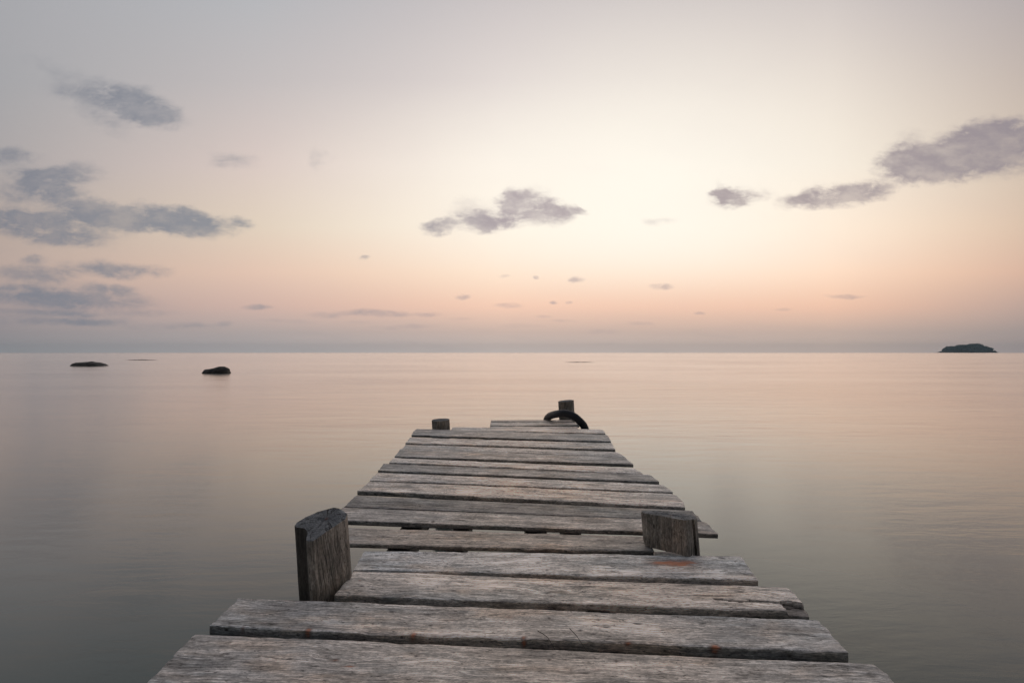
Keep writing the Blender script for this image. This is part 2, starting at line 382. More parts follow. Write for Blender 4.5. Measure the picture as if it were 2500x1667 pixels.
# rust: (plank, x, y, radius along, radius across, strength), face marks are on the front edge
RUST = [(3,.695,2.19,.120,.036,1.25),(3,.72,2.172,.018,.009,.9),(0,-.52,1.50,.022,.010,.9),(0,-.47,1.47,.03,.008,.8),(0,-.53,1.36,.03,.016,.8),(0,.24,1.46,.025,.010,.5),
        (1,-.66,1.645,.016,.03,1.3),(1,-.315,1.618,.016,.03,1.3),(1,.038,1.60,.012,.03,1.2),(1,.62,1.555,.022,.03,1.2),(1,.36,1.575,.018,.03,.8),(1,-.88,1.66,.01,.03,.9),
        (1,-.01,1.74,.02,.012,.5),(1,.29,1.68,.022,.008,.7),(2,.13,1.90,.05,.005,.6),(4,-.05,2.40,.03,.02,.35),(2,-.6,2.02,.010,.006,.8),(1,-.36,1.80,.02,.012,.5)]
STAIN = [(0,-.52,1.35,.035,.018,.8),(0,-.75,1.33,.10,.006,.7),(0,1.0,1.43,.025,.012,.6),(0,.02,1.33,.03,.005,.9),(0,.20,1.36,.03,.004,.9),(0,-.80,1.38,.05,.012,.5),
         (1,.22,1.66,.012,.006,.9),(1,-.42,1.78,.012,.007,.9),(1,-.29,1.76,.016,.007,.9),(1,.42,1.70,.02,.006,.8),(1,.63,1.70,.016,.005,.7),(1,.31,1.68,.014,.006,.9),
         (2,.10,1.865,.05,.006,.9),(2,-.58,1.97,.016,.006,.9),(2,.76,1.90,.10,.006,1.0),(2,.86,1.93,.03,.008,.8),(2,.50,1.96,.014,.006,.7),(2,.13,1.92,.010,.006,.8),(2,-.06,1.86,.08,.005,.7),
         (3,-.60,2.27,.012,.007,.9),(3,-.55,2.20,.016,.006,.9),(3,-.58,2.14,.020,.005,.9),(3,.42,2.10,.016,.006,.9),(3,.92,2.24,.016,.007,.9),(3,.95,2.08,.018,.006,.9),(3,.79,2.15,.010,.005,.9),(3,-.10,2.1,.012,.006,.8),
         (4,.55,2.42,.02,.008,.8),(4,.60,2.48,.015,.006,.7),(4,.0,2.33,.1,.006,.6),(4,-.62,2.5,.08,.006,.6),(5,-.42,2.72,.012,.03,1.0),(5,.35,2.62,.014,.006,.8),
         (7,.62,3.25,.06,.02,.5),(7,.70,3.15,.05,.012,.8),(7,-.55,3.45,.06,.014,.6),(8,-.02,3.62,.01,.006,.8),(9,.8,3.6,.02,.01,.8),(11,.1,4.4,.05,.02,.6),(11,.6,4.25,.04,.015,.7),(12,.2,4.65,.03,.02,.5),(13,-.3,5.1,.04,.02,.5)]

def make_plank(i, L, Rr, tone, T=.026, z0=0., name='plank'):
    L0 = np.array(L, float); R0 = np.array(Rr, float)
    cen = (L0.mean(0)+R0.mean(0))/2
    ang = math.atan2(*( (R0.mean(0)-L0.mean(0))[::-1]))
    far = cen[1]
    step = .0055 if far < 2.6 else (.008 if far < 3.7 else .013)
    width = np.hypot(*(L0[0]-L0[-1])); length = np.hypot(*(R0.mean(0)-L0.mean(0)))
    nx = max(8, int(length/step)); ny = max(8, int(width/step))
    s = np.linspace(0, 1, nx+1); t = np.linspace(0, 1, ny+1)
    # tighten the first and last rows so the edges can be rounded
    t = np.sort(np.r_[t, .0035/width, 1-.0035/width]); s = np.sort(np.r_[s, .0035/length, 1-.0035/length])
    nx = len(s)-1; ny = len(t)-1
    PL = poly_at(L, t); PR = poly_at(Rr, t)                # ny+1, 2
    S, Tt = np.meshgrid(s, t)                              # rows: t, cols: s
    X = PL[:, 0][:, None]*(1-S)+PR[:, 0][:, None]*S
    Y = PL[:, 1][:, None]*(1-S)+PR[:, 1][:, None]*S
    sd = 100+i*31
    # uneven sawn edges and ends
    xl = S*length; yl = Tt*width
    be = (fbm(s*length*2.2, s*0, sd, 4)-.5)*.010+(fbm(s*length*40, s*0, sd+3, 3)-.5)*.003
    fe = (fbm(s*length*2.2, s*0, sd+5, 4)-.5)*.012+(fbm(s*length*40, s*0, sd+9, 3)-.5)*.004
    Y = Y+be[None, :]*(1-Tt)**6+fe[None, :]*Tt**6
    eL = (fbm(t*width*30, t*0, sd+11, 3)-.5)*.010; eR = (fbm(t*width*30, t*0, sd+13, 3)-.5)*.012
    X = X+eL[:, None]*(1-S)**30+eR[:, None]*S**30
    # top surface relief
    grain = fbm(xl*6, yl*110+fbm(xl*1.5, yl*6, sd+2, 2)*9, sd+1, 4)
    Z = (grain-.5)*.0022+(fbm(xl*2.2, yl*8, sd+4, 3)-.5)*.0035
    Z += ((Tt-.5)**2*4*(.0025 if i % 2 else -.0018))       # slight cupping
    Z += .004*np.sin(S*3.1+i)*((i*37 % 5)/5.-.4)           # slight bow
    edge = np.minimum(np.minimum(xl, length-xl), np.minimum(yl, width-yl))
    Z -= np.clip(1-edge/.006, 0, 1)**2*.0022
    chip = fbm(xl*9, yl*0+i*7.3, sd+20, 3)
    Z -= np.clip((chip-.55)*5, 0, 1)*np.clip(1-np.minimum(yl, width-yl)/.012, 0, 1)*.005
    rust = np.zeros_like(X); stain = np.zeros_like(X)
    for (k, cx, cy, ra, rb, st_) in RUST:
        if k == i:
            d = np.sqrt(((X-cx)/ra)**2+((Y-cy)/rb)**2); rust += st_*np.clip(1.25-d, 0, 1)
    for (k, cx, cy, ra, rb, st_) in STAIN:
        if k == i:
            d = np.sqrt(((X-cx)/ra)**2+((Y-cy)/rb)**2); a = np.clip(1.3-d, 0, 1)*st_; stain = np.maximum(stain, a); Z -= a*.003
    # nail holes over the stringers
    r2 = random.Random(i*5+3)
    for sx in (-.537, -.27, .125, .314, .80):
        for tt in (.27, .74):
            cx = sx+r2.uniform(-.03, .03); cy = tt+r2.uniform(-.08, .08)
            j = int(np.argmin(np.abs(t-cy))); k = int(np.argmin(np.abs(X[j]-cx)))
            if sx == .80 and r2.random() < .5: continue
            d = np.sqrt(((X-X[j, k])/.0085)**2+((Y-Y[j, k])/.0065)**2)
            a = np.clip(1.2-d, 0, 1); stain = np.maximum(stain, a*r2.uniform(.5, 1)); Z -= a*.002
            rust += np.clip(1-d/3.2, 0, 1)*r2.choice([0, 0, 0, .4])
    notch = None
    if i == 2:     # split strip broken off the front right corner: the lower half of the board is left
        nm = (X > .965-.0) & (Tt > .70+.04*np.sin(X*55))
        rag = X > .965
        crack = (np.abs(Tt-.70-.02*np.sin(X*40)-(X-.74)*.18) < .022) & (X > .74) & (X <= 1.045)
        Z[crack] -= .010; stain[crack] = 1
        Z[nm & rag] -= .015+.006*fbm(xl[nm & rag]*60, yl[nm & rag]*60, 5, 3)
        stain[nm & rag] = np.maximum(stain[nm & rag], .7)
    # local frame: x along the board
    ca, sa = math.cos(-ang), math.sin(-ang)
    lx = (X-cen[0])*ca-(Y-cen[1])*sa; ly = (X-cen[0])*sa+(Y-cen[1])*ca
    n1 = (nx+1)*(ny+1)
    top = np.stack([lx, ly, Z], -1).reshape(-1, 3)
    idx = np.arange(n1).reshape(ny+1, nx+1)
    quads = [np.stack([idx[1:, :-1], idx[1:, 1:], idx[:-1, 1:], idx[:-1, :-1]], -1).reshape(-1, 4)]
    ringi = np.r_[idx[0, :], idx[1:, -1], idx[-1, -2::-1], idx[-2:0:-1, 0]]
    verts = [top]; rs = [rust.ravel()]; stain_shade = [stain.ravel()]
    prev = ringi; base = n1; nr = len(ringi)
    tr = top[ringi]; cx0, cy0 = tr[:, 0].mean(), tr[:, 1].mean()
    rpos = np.arange(nr)*step
    for k, f in enumerate((.30, .62, 1.0)):
        rv = tr.copy(); rv[:, 2] = tr[:, 2]*(1-f)-T*f
        off = (fbm(rpos*25, rpos*0+k*3.1, sd+40, 3)-.5)*.0035
        rv[:, 1] += np.sign(rv[:, 1]-cy0)*off
        if f == 1.0: rv[:, 1] -= np.sign(rv[:, 1]-cy0)*.002
        verts.append(rv); rs.append(rust.ravel()[ringi]*(.75-.25*k)); stain_shade.append(np.maximum(stain.ravel()[ringi]*.4, .38 if k < 2 else .6))  # board sides get a darker colour that deepens their shade
        cur_ = base+np.arange(nr)
        a = prev; b_ = np.roll(prev, -1); c = np.roll(cur_, -1); d = cur_
        quads.append(np.stack([a, b_, c, d], -1))
        prev = cur_; base += nr
    V_ = np.concatenate(verts); Q = np.concatenate(quads)
    me = bpy.data.meshes.new(name)
    faces = Q.tolist()+[prev.tolist()[::-1]]
    me.from_pydata(V_.tolist(), [], faces)
    for nm_, arr in (('rust', rs), ('stain', stain_shade)):
        at = me.attributes.new(nm_, 'FLOAT', 'POINT'); at.data.foreach_set('value', np.concatenate(arr).astype(np.float32))
    me.update()
    import bmesh
    bm = bmesh.new(); bm.from_mesh(me); bmesh.ops.recalc_face_normals(bm, faces=bm.faces); bm.to_mesh(me); bm.free()
    sm = np.zeros(len(me.polygons), bool); sm[:] = True; sm[-1] = False
    me.polygons.foreach_set('use_smooth', sm)
    me.set_sharp_from_angle(angle=R(28))
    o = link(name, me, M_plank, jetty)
    o.location = (cen[0]-jetty.location.x, cen[1]-jetty.location.y, z0-WATER); o.rotation_euler.z = ang
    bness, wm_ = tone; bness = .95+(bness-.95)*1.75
    bness *= 1.0 if i < 7 else 1.12  # far boards painted lighter, standing in for sky sheen at grazing view
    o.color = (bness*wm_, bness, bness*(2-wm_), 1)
    return o
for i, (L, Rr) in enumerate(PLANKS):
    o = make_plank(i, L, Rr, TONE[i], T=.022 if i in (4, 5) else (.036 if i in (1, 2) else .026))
    if i == 3: o['label'] = 'board with an orange rust stain near its right end'
    if i == 2: o['label'] = 'board with a split and broken front right corner'

def timber(name, x0, x1, y0, y1, z0, z1, mat, seed=0, seg=.05, along='y'):
    """rough sawn bar with worn, slightly wandering edges"""
    import bmesh
    bm = bmesh.new()
    if along == 'y': n = max(2, int((y1-y0)/seg))
    else: n = max(2, int((x1-x0)/seg))
    rr = random.Random(seed); rings = []
    c = .006
    prof = lambda a0, a1, b0, b1: [(a0+c, b0), (a1-c, b0), (a1, b0+c), (a1, b1-c), (a1-c, b1), (a0+c, b1), (a0, b1-c), (a0, b0+c)]
    for k in range(n+1):
        f = k/n
        if along == 'y': pr = [(a, y0+(y1-y0)*f, b) for a, b in prof(x0, x1, z0, z1)]
        else: pr = [(x0+(x1-x0)*f, a, b) for a, b in prof(y0, y1, z0, z1)]
        rings.append([bm.verts.new((p[0]+rr.uniform(-.0015, .0015), p[1]+rr.uniform(-.0015, .0015), p[2]-(rr.uniform(0, .0015)))) for p in pr])
    for a, b in zip(rings, rings[1:]):
        for j in range(8): bm.faces.new((a[j], a[(j+1) % 8], b[(j+1) % 8], b[j]))
    bm.faces.new(rings[0]); bm.faces.new(rings[-1][::-1])
    bmesh.ops.recalc_face_normals(bm, faces=bm.faces)
    me = bpy.data.meshes.new(name); bm.to_mesh(me); bm.free()
    cx, cy, cz = (x0+x1)/2, (y0+y1)/2, (z0+z1)/2
    me.transform(__import__('mathutils').Matrix.Translation((-cx, -cy, -cz)))
    o = link(name, me, mat, jetty); o.location = (cx-jetty.location.x, cy-jetty.location.y, cz-WATER)
    return o
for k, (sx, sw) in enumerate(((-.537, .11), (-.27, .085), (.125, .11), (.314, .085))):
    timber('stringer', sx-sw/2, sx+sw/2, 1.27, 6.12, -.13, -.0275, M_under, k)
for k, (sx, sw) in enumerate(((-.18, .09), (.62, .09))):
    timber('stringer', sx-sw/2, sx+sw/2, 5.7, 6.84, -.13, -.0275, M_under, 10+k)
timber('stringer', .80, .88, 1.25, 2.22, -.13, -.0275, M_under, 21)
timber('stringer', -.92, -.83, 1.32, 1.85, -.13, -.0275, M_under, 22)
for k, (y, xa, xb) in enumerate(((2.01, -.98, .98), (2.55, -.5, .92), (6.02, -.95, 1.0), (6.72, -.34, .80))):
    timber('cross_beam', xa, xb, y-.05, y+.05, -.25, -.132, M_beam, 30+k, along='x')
timber('cleat', .638, .80, 2.262, 2.306, -.07, .006, M_plank, 41, along='x')

def make_post(outline, top, lean, z_bottom, seed, squeeze=None, stainf=None, name='post', grain=M_post, endc=None, label=None):
    """outline: (x, y) cross-section at deck height; top(x, y) gives the sawn top's height"""
    import bmesh
    pts = np.array(outline, float)
    # resample the outline evenly and smoothly
    cl = np.r_[pts, pts[:1]]; d = np.r_[0, np.cumsum(np.hypot(*(cl[1:]-cl[:-1]).T))]
    n = 128; tt = np.linspace(0, d[-1], n, endpoint=False)
    P = np.stack([np.interp(tt, d, cl[:, 0]), np.interp(tt, d, cl[:, 1])], -1)
    for _ in range(0 if stainf else 1): P = .5*P+.25*(np.roll(P, 1, 0)+np.roll(P, -1, 0))
    c = P.mean(0) if endc is None else np.array(endc)
    bm = bmesh.new()
    ztop = np.array([top(*p) for p in P])
    levels = [0, .004, .02, .05, .08, .11, .15, .2, .25, .3, .4, .5, .7, .9, 1.15, 1.45]
    levels = sorted(set(levels+[round(.012*k, 3) for k in range(1, 36)]))
    rings = []
    ang = np.arctan2(P[:, 1]-c[1], P[:, 0]-c[0])
    for lv in levels:
        row = []
        for k in range(n):
            z = ztop[k]-lv
            zn = z
            rel = (P[k]-c)
            r = 1-(.012 if lv == 0 else 0)
            gr = (float(fbm(np.array([k*.9]), np.array([z*3+seed]), seed, 3)[0])-.5)*.045*(1 if lv > 0 else .8)
            gr += (float(fbm(np.array([k*.22]), np.array([z*1.2+seed]), seed+4, 2)[0])-.5)*.05
            x, y = c+rel*(r+gr)
            if squeeze: x, y = squeeze(x, y, z)
            dxl = lean*(z-ztop.mean())
            row.append(bm.verts.new((x+dxl, y, z)))
        rings.append(row)
    for a, b in zip(rings, rings[1:]):
        for j in range(n): bm.faces.new((a[j], a[(j+1) % n], b[(j+1) % n], b[j]))
    # end grain: concentric rings to the centre
    prev = rings[0]; rr = random.Random(seed)
    for f in (.93, .8, .6, .4, .2):
        row = []
        for k in range(n):
            q = np.array([prev[k].co.x, prev[k].co.y])
            p0 = np.array([rings[0][k].co.x, rings[0][k].co.y])
            q = c+(p0-c)*f
            row.append(bm.verts.new((q[0], q[1], top(*q)+rr.uniform(-.0012, .0012))))
        for j in range(n):
            fc = bm.faces.new((row[j], row[(j+1) % n], prev[(j+1) % n], prev[j])); fc.material_index = 1
        prev = row
    cvt = bm.verts.new((c[0], c[1], top(*c)-.004))
    for j in range(n):
        fc = bm.faces.new((cvt, prev[(j+1) % n], prev[j])); fc.material_index = 1
    bm.faces.new(rings[-1])
    bmesh.ops.recalc_face_normals(bm, faces=bm.faces)
    me = bpy.data.meshes.new(name); bm.to_mesh(me); bm.free()
    if stainf:
        at = me.attributes.new('stain', 'FLOAT', 'POINT')
        at.data.foreach_set('value', [stainf(v.co.x-lean*(v.co.z-ztop.mean()), v.co.y, v.co.z) for v in me.vertices])
    from mathutils import Matrix
    me.transform(Matrix.Translation((-c[0], -c[1], 0)))
    me.polygons.foreach_set('use_smooth', [True]*len(me.polygons)); me.set_sharp_from_angle(angle=R(38))
    o = link(name, me, [grain, M_end], jetty); o.location = (c[0]-jetty.location.x, c[1]-jetty.location.y, -WATER)
    if label: o['label'] = label
    return o

LP = [(-0.844, 1.983), (-0.841, 2.003), (-0.821, 2.039), (-0.787, 2.076), (-0.734, 2.108), (-0.709, 2.102), (-0.687, 2.086), (-0.663, 2.064), (-0.656, 2.027), (-0.683, 1.98), (-0.703, 1.944), (-0.724, 1.903), (-0.734, 1.883), (-0.751, 1.881), (-0.763, 1.887), (-0.769, 1.908), (-0.771, 1.927), (-0.779, 1.944), (-0.796, 1.961), (-0.818, 1.968), (-0.832, 1.97)]
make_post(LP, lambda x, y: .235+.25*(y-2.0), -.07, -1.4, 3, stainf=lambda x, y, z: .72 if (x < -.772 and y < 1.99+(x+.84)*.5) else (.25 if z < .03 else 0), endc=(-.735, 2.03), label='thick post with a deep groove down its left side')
RP = [(.602,2.385),(.606,2.362),(.65,2.33),(.71,2.288),(.755,2.254),(.765,2.250),(.775,2.256),(.803,2.282),(.812,2.312),(.818,2.295),(.84,2.33),(.855,2.37),(.857,2.42),(.82,2.47),(.75,2.49),(.68,2.47),(.62,2.43)]
def sq(x, y, z):
    f = min(1, max(0, (.046-z)/.05)); f = f*f
    xm = .585+f*.045+(.082 if z < -.006 else 0)
    return (max(x, xm+ (x-.60)*.15), y)
make_post(RP, lambda x, y: .150-.14*(y-2.36)-.085*(x-.727), -.085, -1.4, 9, squeeze=sq, endc=(.735, 2.37), label='post split down its right side with its inner foot cut away')
def circ(cx, cy, r, sy=1, seed=0):
    rr = random.Random(seed); return [(cx+math.cos(a*math.tau/16)*r*rr.uniform(.94, 1.05), cy+math.sin(a*math.tau/16)*r*sy*rr.uniform(.94, 1.05)) for a in range(16)]
make_post(circ(-.86, 6.17, .108, 1, 1), lambda x, y: .088+.03*(y-6.17)+.03*(x+.86), .0-.055, -1.4, 15, label='short round post stub')
make_post(circ(.735, 6.99, .104, .95, 2), lambda x, y: .238+.10*(x-.735)+.02*(y-6.97), -.06, -1.4, 21, label='taller post that the black tyre hangs round')

# ------------------------------------------------------------------ black tyre looped over the far post
def tube(name, pts, rad, mat, n=24, closed=True, smooth=True, taper=None, per=10):
    import bmesh
    P = [Vector(p) for p in pts]; m = len(P); C = []
    rngk = range(m) if closed else range(m-1)
    for i in rngk:
        p0, p1, p2, p3 = (P[(i-1) % m], P[i], P[(i+1) % m], P[(i+2) % m]) if closed else (P[max(i-1, 0)], P[i], P[i+1], P[min(i+2, m-1)])
        for k in range(per):
            t = k/per
            C.append(.5*((2*p1)+(-p0+p2)*t+(2*p0-5*p1+4*p2-p3)*t*t+(-p0+3*p1-3*p2+p3)*t**3))
    if not closed: C.append(P[-1])
    bm = bmesh.new(); rings = []; N = len(C); up = Vector((0, 0, 1))
    for i, c in enumerate(C):
        d = (C[(i+1) % N]-C[i-1]) if closed else (C[min(i+1, N-1)]-C[max(i-1, 0)])
        d.normalize(); s = d.cross(up)
        if s.length < .05: s = d.cross(Vector((0, 1, 0)))
        s.normalize(); w_ = s.cross(d)
        r = rad*(taper(i/(N-1)) if taper else 1)
        rr = []
        for k in range(n):
            a = k/n*math.tau
            q = r*(1+.02*math.sin(i*1.7+k*.8)) if name != 'twig' else r
            rr.append(bm.verts.new(c+s*math.cos(a)*q+w_*math.sin(a)*q))
        rings.append(rr)
    for i in range(N if closed else N-1):
        a, b = rings[i], rings[(i+1) % N]
        for k in range(n): bm.faces.new((a[k], a[(k+1) % n], b[(k+1) % n], b[k]))
    if not closed: bm.faces.new(rings[0]); bm.faces.new(rings[-1][::-1])
    bmesh.ops.recalc_face_normals(bm, faces=bm.faces)
    me = bpy.data.meshes.new(name); bm.to_mesh(me); bm.free()
    return link(name, me, mat, None, smooth)
m, g, b, out = material('old_rubber')
tc = g.n('ShaderNodeTexCoord')
n1 = g.noise(tc.outputs['Object'], 30, 5, .65); n2 = g.noise(tc.outputs['Object'], 7, 3, .5)
g.l(g.ramp(g.mr(g.m('ADD', g.m('MULTIPLY', n1, .6), g.m('MULTIPLY', n2, .5)), .4, .75, smooth=False), [(0, (.010,.011,.015,1)), (.6, (.026,.028,.036,1)), (1, (.075,.078,.090,1))]), b.inputs['Base Color'])
g.put(b.inputs['Roughness'], g.mr(n1, .3, .7, .45, .7))
bp = g.n('ShaderNodeBump'); g.put(bp.inputs['Height'], n1); bp.inputs['Distance'].default_value = .003; g.l(bp.outputs[0], b.inputs['Normal'])
M_rub = m
TY = [(.490,6.88,.030),(.520,6.70,.078),(.585,6.50,.120),(.665,6.42,.136),(.755,6.38,.112),(.835,6.36,.052),(.90,6.36,-.03),(.935,6.42,-.17),(.93,6.60,-.30),(.86,6.85,-.36),(.74,7.08,-.34),(.60,7.18,-.25),(.49,7.12,-.13),(.475,7.00,-.03)]
tyre = tube('tyre', TY, .047, M_rub, per=12)
tag(tyre, 'black worn rubber tyre looped round the far right post at the end of the jetty', 'tyre')

# two dry twigs lying across the second board
m, g, b, out = material('dry_twig'); b.inputs['Roughness'].default_value = .8
tc = g.n('ShaderNodeTexCoord'); n1 = g.noise(tc.outputs['Object'], 120, 3)
g.l(g.ramp(n1, [(.3, (.03,.02,.015,1)), (.7, (.10,.075,.055,1))]), b.inputs['Base Color'])
for pts, lab in (
    ([(.083,1.645,.006),(.100,1.620,.009),(.112,1.598,.010),(.121,1.575,.006),(.134,1.555,-.008),(.15,1.545,-.016)], 'thin dark twig bent over the edge of the second board, left of a pair'),
    ([(.186,1.650,.011),(.194,1.628,.012),(.204,1.604,.011),(.213,1.580,.006),(.228,1.558,-.006),(.244,1.545,-.014)], 'thin dark twig bent over the edge of the second board, right of a pair')):
    o = tube('twig', pts, .0011, m, n=6, closed=False, taper=lambda f: 1.15-.6*f, per=5)
    tag(o, lab, 'twig', 'twigs on the second board')

# ------------------------------------------------------------------ sea
m, g, b, out = material('sea_water')
tc = g.n('ShaderNodeTexCoord'); p = tc.outputs['Object']
ge = g.n('ShaderNodeNewGeometry')
sp = g.n('ShaderNodeSeparateXYZ'); g.l(p, sp.inputs[0])
dist = g.vm('LENGTH', p)
nearf = g.mr(dist, 2.0, 7.0, 1, 0)
bed = g.noise(g.vm('MULTIPLY', p, (.5, .9, 1)), 1.1, 5, .6, .5)
bedc = g.ramp(bed, [(.30, (.022,.058,.060,1)), (.50, (.038,.085,.082,1)), (.68, (.065,.088,.074,1))])
g.l(g.mix(nearf, (.075,.105,.102,1), bedc), b.inputs['Base Color'])
r1 = g.noise(g.vm('MULTIPLY', p, (.9, 3.2, 1)), 1.2, 5, .62, .3)
far = g.noise(g.vm('MULTIPLY', p, (.035, .16, 1)), 1, 5, .6, .3)
huge = g.noise(g.vm('MULTIPLY', p, (.006, .02, 1)), 1, 4, .6)
g.put(b.inputs['Roughness'], g.m('ADD', g.m('MULTIPLY', g.m('SUBTRACT', far, .5), .16), g.m('ADD', .15, g.m('MULTIPLY', g.m('SUBTRACT', huge, .5), .12))))
r2 = g.noise(g.vm('MULTIPLY', p, (.22, .8, 1)), 1.3, 4, .6, .4)
h = g.m('ADD', g.m('MULTIPLY', r1, .045), g.m('ADD', g.m('MULTIPLY', r2, .09), g.m('MULTIPLY', far, .22)))
bp = g.n('ShaderNodeBump'); g.put(bp.inputs['Height'], h); bp.inputs['Strength'].default_value = .35; bp.inputs['Distance'].default_value = .5
# time-averaged wave facets mirror more of the sky at middling angles than one flat sheet would
dn = g.n('ShaderNodeVectorMath', operation='DOT_PRODUCT'); g.l(ge.outputs['Incoming'], dn.inputs[0]); g.l(ge.outputs['Normal'], dn.inputs[1])
cs = g.m('ABSOLUTE', dn.outputs['Value'])
fr = g.m('POWER', g.m('SUBTRACT', 1.0, cs), 3.9)
fr = g.m('ADD', .015, g.m('MULTIPLY', fr, .985))
gl = g.n('ShaderNodeBsdfGlossy'); gl.inputs['Color'].default_value = (1, .98, .962, 1)
df = g.n('ShaderNodeBsdfDiffuse')
for sk_ in list(b.inputs['Base Color'].links): g.l(sk_.from_socket, df.inputs['Color'])
for sk_ in list(b.inputs['Roughness'].links): g.l(sk_.from_socket, gl.inputs['Roughness'])
g.l(bp.outputs[0], gl.inputs['Normal'])
ms = g.n('ShaderNodeMixShader'); g.put(ms.inputs[0], fr); g.l(df.outputs[0], ms.inputs[1]); g.l(gl.outputs[0], ms.inputs[2])
g.l(ms.outputs[0], out.inputs[0]); g.t.nodes.remove(b)
M_sea = m
RAD = 3500
import bmesh
bm = bmesh.new(); rings = []
NS = 96; rl = [3, 8, 20, 60, 200, 700, 1800, RAD]
c0 = bm.verts.new((0, 0, 0)); prev = None
for r in rl:
    row = [bm.verts.new((math.cos(k/NS*math.tau)*r, math.sin(k/NS*math.tau)*r, 0)) for k in range(NS)]
    for k in range(NS):
        if prev is None: bm.faces.new((c0, row[k], row[(k+1) % NS]))
        else: bm.faces.new((prev[k], row[k], row[(k+1) % NS], prev[(k+1) % NS]))
    prev = row
me = bpy.data.meshes.new('sea'); bm.to_mesh(me); bm.free()
sea = link('sea', me, M_sea); sea.location.z = WATER; tag(sea, kind='structure')

# ------------------------------------------------------------------ rocks
m, g, b, out = material('wet_rock')
tc = g.n('ShaderNodeTexCoord'); n1 = g.noise(tc.outputs['Object'], 2.5, 6, .65); n2 = g.noise(tc.outputs['Object'], 9, 4, .7)
g.l(g.ramp(g.m('ADD', g.m('MULTIPLY', n1, .6), g.m('MULTIPLY', n2, .4)), [(.36, (.018,.016,.015,1)), (.52, (.045,.038,.033,1)), (.66, (.17,.14,.115,1))]), b.inputs['Base Color'])
b.inputs['Roughness'].default_value = .65
bp = g.n('ShaderNodeBump'); g.put(bp.inputs['Height'], n2); bp.inputs['Distance'].default_value = .12; g.l(bp.outputs[0], b.inputs['Normal'])
M_rock = m
from mathutils import noise as mn
def rock(name, loc, prof, depth, seed, label):
    """prof: (x, height) silhouette of the part above water"""
    xs = [q[0]*.93 for q in prof]; zs = [q[1] for q in prof]
    bm = bmesh.new(); nu, nv = 70, 28; grid = []
    x0, x1 = xs[0], xs[-1]
    for i in range(nu+1):
        x = x0+(x1-x0)*i/nu; hz = float(np.interp(x, xs, zs)); row = []
        wd = depth*(.35+.65*math.sin(math.pi*min(max(i/nu, .03), .97))**.6)
        for j in range(nv+1):
            a = j/nv*2-1
            prof_ = max(0, 1-abs(a)**2.6)**.55
            n = mn.fractal(Vector((x*1.3+seed, a*2, seed)), 1, 2, 5)*.10*depth
            z = (hz+.25)*prof_-.25+n*prof_*.35*(1 if hz > .1 else .4)
            row.append(bm.verts.new((x+mn.noise(Vector((x*3, a*3, seed)))*.06, a*wd*.5+n*.5, z)))
        grid.append(row)
    for i in range(nu):
        for j in range(nv): bm.faces.new((grid[i][j], grid[i+1][j], grid[i+1][j+1], grid[i][j+1]))
    bmesh.ops.recalc_face_normals(bm, faces=bm.faces)
    me = bpy.data.meshes.new(name); bm.to_mesh(me); bm.free()
    o = link(name, me, M_rock); o.location = loc; tag(o, label, 'rock')
    me.polygons.foreach_set('use_smooth', [True]*len(me.polygons)); me.set_sharp_from_angle(angle=R(30))
    return o
Z1 = 70.9; s1 = Z1/1250
rock('rock', (-1032*s1*(Z1+1)/Z1, Z1+1, WATER), [(-46*s1,-.1),(-43*s1,3*s1),(-38*s1,6.5*s1),(-32*s1,8.5*s1),(-20*s1,8.3*s1),(-12*s1,9.5*s1),(-5*s1,8.7*s1),(5*s1,10.6*s1),(12*s1,9.6*s1),(22*s1,8.6*s1),(32*s1,5.5*s1),(45*s1,1.6*s1),(50*s1,-.1)], 2.8, 3.1,
     'long low dark rock at far left, tapering to a point on its right')
Z2 = 46.3; s2 = Z2/1250
rock('rock', (-722*s2*(Z2+.6)/Z2, Z2+.6, WATER), [(-36*s2,-.1),(-34*s2,2*s2),(-31*s2,7*s2),(-28*s2,8.6*s2),(-18*s2,9.7*s2),(-12*s2,11.7*s2),(0,13.5*s2),(10*s2,15.6*s2),(20*s2,14.8*s2),(30*s2,12.8*s2),(33*s2,10*s2),(34*s2,3*s2),(36*s2,-.1)], 1.6, 8.4,
     'smaller blocky brown rock with a high blunt right end, closer to the jetty')

# low ripples where stones lie just under the surface
def shoal(loc, lx, ly, hgt, seed, lab):
    bm = bmesh.new(); nu, nv = 40, 10; grid = []
    for i in range(nu+1):
        row = []
        for j in range(nv+1):
            a = i/nu*2-1; c = j/nv*2-1
            f = max(0, 1-a*a)*max(0, 1-c*c)
            n = mn.fractal(Vector((a*4+seed, c, seed)), 1, 2, 4)
            row.append(bm.verts.new((a*lx, c*ly, -.02+f*hgt*(1+.8*n))))
        grid.append(row)
    for i in range(nu):
        for j in range(nv): bm.faces.new((grid[i][j], grid[i+1][j], grid[i+1][j+1], grid[i][j+1]))
    me = bpy.data.meshes.new('reef'); bm.to_mesh(me); bm.free()
    o = link('reef', me, M_rock, None, True); o.location = loc; tag(o, lab, 'reef')
def wp(px, py): k = (py-860)/1250; Y = 1.9/k; return ((px-1250)/1250*Y, Y, WATER)
shoal(wp(345, 879), 4.0, 1.4, .13, 2.2, 'thin dark reef awash between the two rocks and the horizon')
shoal(wp(1415, 884.5), 3.2, 1.2, .10, 5.2, 'thin dark reef awash in open water beyond the end of the jetty')

